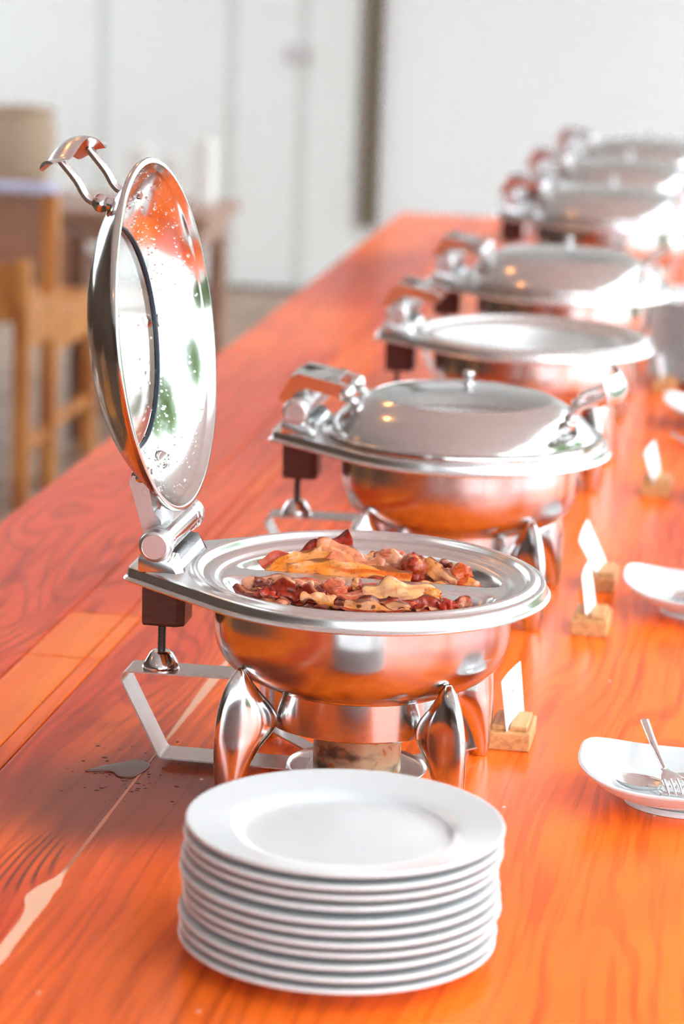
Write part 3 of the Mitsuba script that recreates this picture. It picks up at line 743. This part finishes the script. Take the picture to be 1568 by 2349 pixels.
# ------------------------------------------------------------------ plates
def plate_mesh():
    top = smooth_profile([(0, .0062), (.05, .0060), (.078, .0062), (.0865, .0078), (.0915, .0112), (.098, .0140), (.112, .0168), (.127, .0196), (.1325, .0207)], 4)
    bot = smooth_profile([(.1325, .0160), (.122, .0136), (.108, .0108), (.096, .0068), (.088, .0028), (.083, .0012)], 4)
    return lathe([tuple(q) for q in top] + [(.1342, .0203), (.1350, .0190), (.1348, .0174), (.1338, .0164)] + [tuple(q) for q in bot] + [(.0825, 0), (.0765, 0), (.076, .0018), (0, .0022)], 120)
PL = mikit.ply(plate_mesh(), "porcelain", smooth=40)
ORD = ["first", "second", "third", "fourth", "fifth", "sixth", "seventh", "eighth", "ninth", "tenth", "eleventh", "twelfth", "thirteenth", "fourteenth", "fifteenth", "sixteenth"]
r_ = random.Random(4)
NP = 11
for k in range(NP):
    n_top = NP - 1 - k
    lab = "topmost white dinner plate of the large front stack" if n_top == 0 else "lowest white dinner plate of the large front stack" if k == 0 else f"white dinner plate, {ORD[n_top]} from the top of the front stack"
    x = -.3525 + r_.uniform(-.0022, .0022) + (.003 if n_top == 0 else 0); y = 2.2565 + r_.uniform(-.003, .003)
    obj(num("dinner_plate", k), None, None, raw=PL, to=T().translate([x, y, k * .00985]), label=lab, cat="plate", group="white plates in the front stack")
NF = 15
for k in range(NF):
    n_top = NF - 1 - k
    lab = "topmost plate of the blurred far stack, under a white bowl" if n_top == 0 else "lowest plate of the blurred far stack" if k == 0 else f"blurred white plate, {ORD[n_top]} from the top of the far stack"
    obj(num("dinner_plate", NP + k), None, None, raw=PL, to=T().translate([-.145 + r_.uniform(-.003, .003), 5.17 + r_.uniform(-.003, .003), k * .00985]), label=lab, cat="plate", group="white plates in the far stack")
obj("white_bowl", lathe([(0, .046), (.022, .046), (.024, .049), (.027, .049), (.028, .045), (.045, .035), (.062, .016), (.068, .001), (.067, 0), (.0655, .001), (.059, .016), (.043, .033), (.024, .0425), (0, .043)], 64), "porcelain",
    to=T().translate([-.135, 5.17, (NF - 1) * .00985 + .0095]), label="upturned white bowl on top of the far plate stack", cat="bowl")

# ------------------------------------------------------------------ curved white spoon rests and their cutlery
def rest_mesh(Rx=.108, Ry=.082):
    rho = np.concatenate([np.linspace(0, .9, 22), np.linspace(.92, 1, 8)])
    a = np.linspace(0, 2 * np.pi, 120, endpoint=False)
    ca, sa = np.cos(a), np.sin(a)
    pw = .62
    bx, by = np.sign(ca) * np.abs(ca) ** pw, np.sign(sa) * np.abs(sa) ** pw
    X, Y = rho[:, None] * bx * Rx, rho[:, None] * by * Ry
    def surf(X, Y, R):
        return .0085 + .0235 * R ** 3.0 + .016 * np.abs(X / Rx) ** 3.0
    Zt = surf(X, Y, rho[:, None] + 0 * X)
    tk = .0055
    # outside surface: offset down and out
    top = np.stack([X, Y, Zt], -1)
    bot = np.stack([X * 1.0, Y * 1.0, Zt - tk * (1 - .45 * rho[:, None] ** 6)], -1)
    bot[:, :, :2] *= (1 + .020 * rho ** 3)[:, None, None]
    rings = list(bot) + [np.stack([bx * Rx * 1.022, by * Ry * 1.022, Zt[-1] - .0012], -1)] + list(top[::-1])
    return loft([np.array(q) for q in rings[1:]] , caps=True)
REST = mikit.ply(rest_mesh(), "porcelain", smooth=50)
FOOT = mikit.ply(lathe([(.052, .006), (.054, .0035), (.054, .0005), (.0525, 0), (.049, 0), (.047, .001), (.046, .006)], 72).apply_scale([1.18, .95, 1]), "porcelain", smooth=40)
RESTS = [(-.080, 2.735, 0, "white boat-shaped porcelain dish holding a fork, nearest the viewer"), (-.090, 3.495, 0, "white boat-shaped porcelain dish beside the closed second chafing dish"), (-.042, 4.16, 0, "white boat-shaped porcelain dish at the right frame edge behind the fourth card holder"), (-.112, 4.745, 0, "blurred white boat-shaped porcelain dish in front of the far plate stack")]
for k, (x, y, r, lab) in enumerate(RESTS):
    to = T().translate([x, y, 0]) @ T().rotate([0, 0, 1], r)
    key = num("spoon_rest", k)
    obj(f"{key}__dish", None, None, raw=REST, to=to)
    obj(f"{key}__foot_ring", None, None, raw=FOOT, to=to)
    tag(key, lab, "dish", "spoon rests along the right side")
def fork(head, neck, mid, tip, side):
    """Serving fork: blade with four tines, shaft and flat handle."""
    head, neck, mid, tip = map(np.array, (head, neck, mid, tip)); side = np.array(side, float)
    P = spline([neck, neck + (mid - neck) * .5, mid, tip], 8)
    rings = []
    aa = np.linspace(0, 2 * np.pi, 14, endpoint=False)
    for k, q in enumerate(P):
        t = np.gradient(P, axis=0)[k]; t /= np.linalg.norm(t)
        s = side - t * (side @ t); s /= np.linalg.norm(s); u = np.cross(t, s)
        f = k / (len(P) - 1); w = .0026 + .0022 * f; h = .0022 + .0008 * f
        rings.append(np.array([q + s * w * math.cos(b) + u * h * math.sin(b) for b in aa]))
    shaft = loft(rings)
    d = head - neck; L = np.linalg.norm(d); d /= L
    s = side - d * (side @ d); s /= np.linalg.norm(s); u = np.cross(s, d)
    R = []
    for f, w in ((-.05, .0036), (.12, .0045), (.3, .0085), (.5, .0118), (.62, .0125)):
        c = neck + d * L * f - u * .004 * math.sin(f * 3)
        R.append(np.array([c + s * w * math.cos(b) + u * .0013 * math.sin(b) for b in aa]))
    ms = [loft(R)]
    for k in range(4):
        o = s * (k - 1.5) * .0068
        c = [neck + d * L * f - u * .004 * math.sin(f * 3) + o * g for f, g in ((.58, 1), (.8, 1.02), (1.05, 1.0))]
        ms.append(tube(c, [.0022, .0018, .0010], 8))
    return shaft, cat(*ms)
def utensil(name, lab, cat_, pts, side, spoon=False, group="cutlery on the spoon rests"):
    k = sum(1 for q in labels if q == name or q.startswith(name + "_0"))
    key = num(name, k)
    sh, hd = fork(*pts, side)
    if spoon:
        head, neck = np.array(pts[0]), np.array(pts[1])
        m = lathe(smooth_profile([(0, -.006), (.010, -.0045), (.0155, -.001), (.0175, .0025)], 4).tolist() + [(.0182, .003), (.0165, .0012), (.0105, -.003), (0, -.0048)], 32)
        m.apply_scale([1.5, 1, 1]); d = neck - head
        m.apply_transform(trimesh.transformations.rotation_matrix(math.atan2(d[1], d[0]), [0, 0, 1])); m.apply_translation(head); hd = cat(m, tube([neck, head + d * .35], .0035))
    obj(f"{key}__handle", sh, "polished_steel", smooth=40); obj(f"{key}__{'bowl' if spoon else 'tines'}", hd, "polished_steel", smooth=30)
    tag(key, lab, cat_, group)
utensil("serving_fork", "steel fork leaning up out of the nearest white dish", "fork", [(-.088, 2.700, .0205), (-.1045, 2.742, .031), (-.121, 2.785, .047), (-.1315, 2.828, .0535)], (1, .3, 0))
utensil("serving_fork", "second steel fork in the nearest white dish, leaning right", "fork", [(-.094, 2.718, .0215), (-.082, 2.745, .028), (-.062, 2.775, .045), (-.040, 2.805, .062)], (.8, -.6, 0))
utensil("serving_spoon", "steel spoon lying in the nearest white dish", "spoon", [(-.128, 2.715, .0235), (-.105, 2.705, .018), (-.07, 2.70, .019), (-.03, 2.695, .04)], (0, 1, 0), spoon=True)
utensil("serving_spoon", "steel spoon resting in the second white dish", "spoon", [(-.120, 3.480, .0215), (-.092, 3.470, .018), (-.05, 3.455, .024), (-.0, 3.44, .045)], (0, 1, 0), spoon=True)
utensil("serving_fork", "blurred steel utensil rising from the dish at the right edge", "fork", [(-.035, 4.14, .02), (-.075, 4.165, .035), (-.125, 4.20, .062), (-.185, 4.25, .078)], (.3, 1, 0))

# ------------------------------------------------------------------ wooden card holders and cards
def holder():
    base = box(-.0225, .0225, -.0375, .0375, 0, .0195, .0018)
    l = box(-.0185, -.0020, -.029, .029, .019, .0250, .0012)
    r = box(.0006, .0185, -.029, .029, .019, .0250, .0012)
    rail = box(.0195, .0225, -.0365, .0365, .019, .0225, .001)
    return base, cat(l, r), rail
hb, hr, hl = holder()
HB, HR = mikit.ply(hb, "block_wood", smooth=False), mikit.ply(hr, "block_wood", smooth=False)
def card(pts):
    """pts: near top, far top, far bottom, near bottom; a thin sheet, slightly bowed."""
    nt, ft, fb, nb = [np.array(q, float) for q in pts]
    n = 9; rows = []
    nrm = np.cross(ft - nt, nb - nt); nrm /= np.linalg.norm(nrm)
    for a in np.linspace(0, 1, n):
        for b in np.linspace(0, 1, 7):
            rows.append((nt * (1 - a) + ft * a) * (1 - b) + (nb * (1 - a) + fb * a) * b + nrm * .002 * (1 - b) * math.sin(a * math.pi))
    V = np.array(rows); f = []
    for a in range(n - 1):
        for b in range(6):
            i0 = a * 7 + b
            f += [[i0, i0 + 7, i0 + 8], [i0, i0 + 8, i0 + 1]]
    O = len(V)
    f2 = f + [[O + q for q in z[::-1]] for z in f]
    edge = [a * 7 for a in range(n)] + [(n - 1) * 7 + b for b in range(1, 7)] + [a * 7 + 6 for a in range(n - 2, -1, -1)] + [b for b in range(5, 0, -1)]
    for a, b in zip(edge, edge[1:] + edge[:1]):
        f2 += [[a, O + a, O + b], [a, O + b, b]]
    m = trimesh.Trimesh(np.vstack([V + nrm * .00025, V - nrm * .00025]), f2, process=False)
    m.fix_normals(); return m
HOLD = [
    ("beside the rear leg of the open bacon dish", (-.274, 2.893), [(-.2845, 2.860, .0735), (-.273, 2.938, .0755), (-.2665, 2.938, .0205), (-.2765, 2.860, .0195)]),
    ("nearest of the pair beside the second chafing dish", (-.2295, 3.373), [(-.2415, 3.345, .0715), (-.2375, 3.405, .0795), (-.2265, 3.405, .0205), (-.2335, 3.345, .0195)]),
    ("second of the pair, just behind another card holder", (-.237, 3.594), [(-.2640, 3.565, .0640), (-.2590, 3.630, .0790), (-.2310, 3.630, .0220), (-.2380, 3.565, .0195)]),
    ("alone on the table right of the lidless dish", (-.199, 4.190), [(-.2180, 4.155, .0640), (-.2075, 4.225, .0720), (-.1950, 4.225, .0205), (-.2025, 4.155, .0195)]),
    ("blurred, in front of the far plate stack", (-.237, 5.068), [(-.2520, 5.03, .0640), (-.2400, 5.10, .0640), (-.2330, 5.10, .0205), (-.2430, 5.03, .0195)]),
]
for k, (where, (x, y), pts) in enumerate(HOLD):
    key = num("card_holder", k)
    to = T().translate([x, y, 0])
    obj(f"{key}__base", None, None, raw=HB, to=to)
    obj(f"{key}__slot_rails", None, None, raw=HR, to=to)
    tag(key, f"small wooden card holder, {where}", "card holder", "wooden card holders along the dishes")
    ck = num("name_card", k)
    obj(f"{ck}__sheet" if k == 0 else ck, card(pts), "card_white", smooth=30)
    tag(ck, "white name card with a tiny grey caption, in the holder by the bacon dish" if k == 0 else ["", "white card in the nearer wooden holder beside the second chafing dish", "strongly leaning white card in the rearmost of two close wooden holders", "white card in the lone wooden holder right of the lidless dish", "blurred white card in the holder before the far plate stack"][k], "card", "name cards")
tm = meshkit.text_mesh("Bacon", .0068, .0002, bold=False)
pts = [np.array(q) for q in HOLD[0][2]]
ex = pts[1] - pts[0]; L_ = np.linalg.norm(ex); ex /= L_
ey = pts[0] - pts[3]; ey -= ex * (ey @ ex); ey /= np.linalg.norm(ey); ez = np.cross(ex, ey)
M = np.eye(4); M[:3, 0], M[:3, 1], M[:3, 2] = ex, ey, ez
M[:3, 3] = (pts[0] * .68 + pts[3] * .32) * .5 + (pts[1] * .68 + pts[2] * .32) * .5 - ex * tm.extents[0] / 2 + ez * .0024 - ey * .004
tm.apply_transform(M)
obj("name_card__caption", tm, "ink", smooth=False, label="tiny grey caption")

# ------------------------------------------------------------------ spilled water by the bracket
pu = np.array([(-.682, 2.669), (-.668, 2.690), (-.652, 2.705), (-.640, 2.718), (-.628, 2.712), (-.622, 2.700), (-.626, 2.675), (-.632, 2.660), (-.645, 2.660), (-.654, 2.672), (-.668, 2.672)])
def puddle(poly, h):
    from shapely.geometry import Polygon
    Pg = Polygon(poly).buffer(.003).buffer(-.002)
    rings = []
    for off, z in ((0, .0002), (.0004, h * .5), (-.0006, h * .85), (-.002, h)):
        q = np.array((Polygon(poly).buffer(.003 + off).exterior).coords)[:-1]
        rings.append(q)
    base = resampled(np.array(Polygon(spline(np.vstack([poly, poly[:1]]), 6)[:-1]).buffer(0).exterior.coords)[:-1], 90)
    c = base.mean(0)
    R = [np.hstack([c + (base - c) * s, np.full((90, 1), z)]) for s, z in ((.99, .0002), (1.0, h * .4), (.985, h * .8), (.95, h), (.5, h * 1.05))]
    return loft(R)
obj("water_puddle", puddle(pu, .0016), "wet_wood", smooth=40, label="small puddle of spilled water left of the strap of the bacon dish", cat="puddle")
r_ = random.Random(8)
ms = []
for k in range(70):
    a, d = r_.uniform(0, 6.28), abs(r_.gauss(0, .03)) + .012
    s = r_.uniform(.0006, .0019)
    c = [-.648 + d * math.cos(a) * 1.2 + .012, 2.675 + d * math.sin(a) * 1.6, .0003]
    m = trimesh.creation.icosphere(2, 1.0); m.apply_scale([s * r_.uniform(.9, 1.8), s, s * .4]); m.apply_translation(c)
    ms.append(m)
obj("water_drops", cat(*ms), "wet_wood", smooth=True, label="scattered tiny water drops around the puddle", cat="drops", kind="stuff")

# ------------------------------------------------------------------ background furniture
def chair(idx, x, y, w, d, seat_h, back_h, mat, lab, back_front=True, arms=False):
    """Right side at x, back at y (towards the viewer), seat towards +y."""
    key = num("dining_chair", idx)
    z0 = FL
    s = .04
    k = 0
    for (lx, ly, h) in ((x - s, y, back_h), (x - w, y, back_h), (x - s, y + d - s, seat_h), (x - w, y + d - s, seat_h)):
        obj(num(f"{key}__leg", k), box(lx, lx + s, ly, ly + s, z0, z0 + h, .004), mat, smooth=False); k += 1
    obj(f"{key}__seat", box(x - w, x, y + .01, y + d, z0 + seat_h - .015, z0 + seat_h + .02, .006), mat, smooth=False)
    for q, xa in enumerate((x - s + .005, x - w + .005)):
        obj(num(f"{key}__seat_rail", q), box(xa, xa + s - .01, y + s, y + d - s, z0 + seat_h - .09, z0 + seat_h - .015), mat, smooth=False)
    obj(f"{key}__back_rail", box(x - w + s, x - s, y + .008, y + .03, z0 + back_h - .16, z0 + back_h - .01, .005), mat if arms else "mid_wood", smooth=False)
    for q in range(2):
        obj(num(f"{key}__stretcher", q), box(x - s + .01 - q * (w - s), x - .012 - q * (w - s), y + s, y + d - s, z0 + .14, z0 + .17), mat, smooth=False)
    tag(key, lab, "chair", "wooden chairs at the left")
chair(0, -1.93, 6.90, .46, .30, .50, .64, "chair_wood", "low orange-brown wooden chair at the left edge, nearest the buffet", arms=True)
chair(1, -1.945, 7.22, .48, .46, .44, .775, "chair_wood", "taller wooden chair with a pale blue painted sky reflection along its back")
obj("rail_reflection", hull([[-2.40, 7.205, FL + .776], [-1.96, 7.205, FL + .776], [-2.40, 7.275, FL + .776], [-1.96, 7.275, FL + .776], [-2.39, 7.21, FL + .796], [-1.97, 7.21, FL + .796], [-2.39, 7.27, FL + .796], [-1.97, 7.27, FL + .796], [-1.945, 7.21, FL + .777], [-1.945, 7.27, FL + .777]]), "painted_sky_blue", label="added pale blue bar imitating a sky reflection on the taller wooden chair", cat="painted_reflection")  # added bar, paints the sky reflection on the chair's top rail
chair(2, -2.02, 7.80, .42, .40, .47, .60, "dark_wood", "dark wooden chair pushed under the far side table")
# side table behind the chairs
ty0, ty1, tx1, tz = 8.25, 8.72, -1.76, -.145
obj("side_table__top", box(-3.6, tx1, ty0, ty1, tz - .035, tz, .004), "mid_wood", smooth=False)
obj("side_table__apron", cat(box(-3.55, tx1 - .03, ty0 + .03, ty0 + .05, tz - .10, tz - .035), box(tx1 - .05, tx1 - .03, ty0 + .03, ty1 - .03, tz - .10, tz - .035)), "mid_wood", smooth=False)
for k, (x, y) in enumerate(((tx1 - .08, ty0 + .03), (tx1 - .08, ty1 - .08), (-3.5, ty0 + .03), (-3.5, ty1 - .08))):
    obj(num("side_table__leg", k), box(x, x + .05, y, y + .05, FL, tz - .035, .004), "mid_wood", smooth=False)
chair(3, -1.95, 3.30, .46, .44, .44, .80, "chair_wood", "orange-brown wooden chair left of the buffet table, nearest the viewer")
chair(4, -2.00, 4.35, .46, .44, .44, .80, "chair_wood", "orange-brown wooden chair left of the buffet table, second from the viewer")
chair(5, -2.05, 5.45, .46, .44, .44, .80, "dark_wood", "dark wooden chair left of the buffet table, third from the viewer")
tag("side_table", "brown wooden side table standing before the pale wall", "table")
def basket():
    return lathe([(0, 0), (.085, 0), (.10, .02), (.125, .10), (.135, .20), (.125, .255), (.135, .262), (.128, .268), (.118, .255), (.125, .20), (.115, .10), (.09, .02), (0, .015)], 48)
obj("wicker_basket", basket(), "wicker", to=T().translate([-2.44, 8.52, tz]), label="beige wicker basket on the side table at the left edge", cat="basket")
obj("olive_cup", lathe([(0, 0), (.03, 0), (.036, .005), (.04, .07), (.038, .072), (.034, .068), (.03, .006), (0, .004)], 32), "olive", to=T().translate([-2.34, 8.36, tz]), label="olive brown cup in front of the wicker basket", cat="cup")
for k, (x, y, h, lab) in enumerate(((-2.04, 8.55, .17, "tall white napkin box at the middle of the side table"), (-1.94, 8.55, .15, "white box beside the tall napkin box"), (-1.84, 8.55, .20, "slim white holder at the right of the side table"))):
    obj(num("napkin_box", k), box(x - .03, x + .03, y - .04, y + .04, tz, tz + h, .006), "white_plastic", smooth=False, label=lab, cat="box", group="white boxes on the side table")

# ------------------------------------------------------------------ warm ceiling lamps and greenery outside (seen only as reflections)
for k, (x, y) in enumerate(((-1.6, .4), (-1.6, 4.4), (-1.6, 5.6), (-3.4, 2.4), (-3.4, 4.2), (-3.4, 6.2))):
    key = num("ceiling_lamp", k)
    obj(f"{key}__housing", lathe([(.05, 1.95), (.06, 1.95), (.06, 1.925), (.048, 1.925), (.05, 1.95)], 32), "brushed_steel", to=T().translate([x, y, 0]))
    obj(f"{key}__bulb", ball([0, 0, 1.93], .035, 2), "lamp_glow", to=T().translate([x, y, 0]))
    scene[f"{key}__bulb"]["emitter"] = {"type": "area", "radiance": {"type": "rgb", "value": [34, 14, 3.5]}}
    tag(key, "small warm round lamp set in the ceiling", "lamp", "warm ceiling lamps")
def shrub(seed, h, w, n):
    r = np.random.default_rng(seed)
    d = r.normal(size=(n, 3)); d /= np.linalg.norm(d, axis=1, keepdims=True)
    c = d * (r.random(n) ** .4)[:, None] * [w, w, h / 2] + [0, 0, h * .58]
    u = r.normal(size=(n, 3)); u /= np.linalg.norm(u, axis=1, keepdims=True)
    q = np.cross(u, r.normal(size=(n, 3))); q /= np.linalg.norm(q, axis=1, keepdims=True)
    s = r.uniform(.05, .10, n)[:, None]
    V = np.stack([c - u * s, c + q * s * .45, c + u * s, c - q * s * .45], 1).reshape(-1, 3)
    I = np.arange(n)[:, None] * 4
    return trimesh.Trimesh(V, np.vstack([I + [0, 1, 2], I + [0, 2, 3]]), process=False)
for k, (x, y, h, w, lab) in enumerate(((3.6, 9.0, 1.7, 1.1, "broad green shrub outside, nearest the back wall"), (3.4, 6.4, 1.5, .9, "middle green shrub outside the open side"), (3.0, .6, 1.2, .7, "smallest green shrub outside, beside the viewer"))):
    key = num("shrub", k)
    obj(f"{key}__foliage", shrub(k, h, w, 2600), "leaf", smooth=False, to=T().translate([x, y, FL - .12]), kind="stuff")
    obj(f"{key}__stem", tube([[0, 0, 0], [.02, 0, h * .4], [0, .03, h * .7]], [.05, .04, .02], 8), "bark", to=T().translate([x, y, FL - .12]))
    tag(key, lab, "shrub", "shrubs outside")
for k, (x, y, lab) in enumerate(((3.7, 5.3, "leafy tree outside, opposite the middle of the buffet table"), (4.9, 8.4, "leafy tree outside, farther along the open side"), (4.2, 1.6, "leafy tree outside, behind the viewer's right shoulder"))):
    key = num("tree", k)
    obj(f"{key}__crown", shrub(20 + k, 2.6, 1.1, 4200), "leaf", smooth=False, to=T().translate([x, y, 1.1]), kind="stuff")
    obj(f"{key}__trunk", tube([[0, 0, FL - .13], [.05, .03, .4], [.02, -.04, 1.6], [.06, .02, 2.6]], [.09, .075, .06, .03], 10), "bark", to=T().translate([x, y, 0]))
    tag(key, lab, "tree", "trees outside")
for k, (cx_, y) in enumerate(((.66, -1.0), (.66, 9.6), (-5.08, 8.6))):
    obj(num("column", k), box(cx_, cx_ + .13, y, y + .13, FL, 1.95, .004), "dark_wood", smooth=False, kind="structure", label="wooden veranda column at the open side")
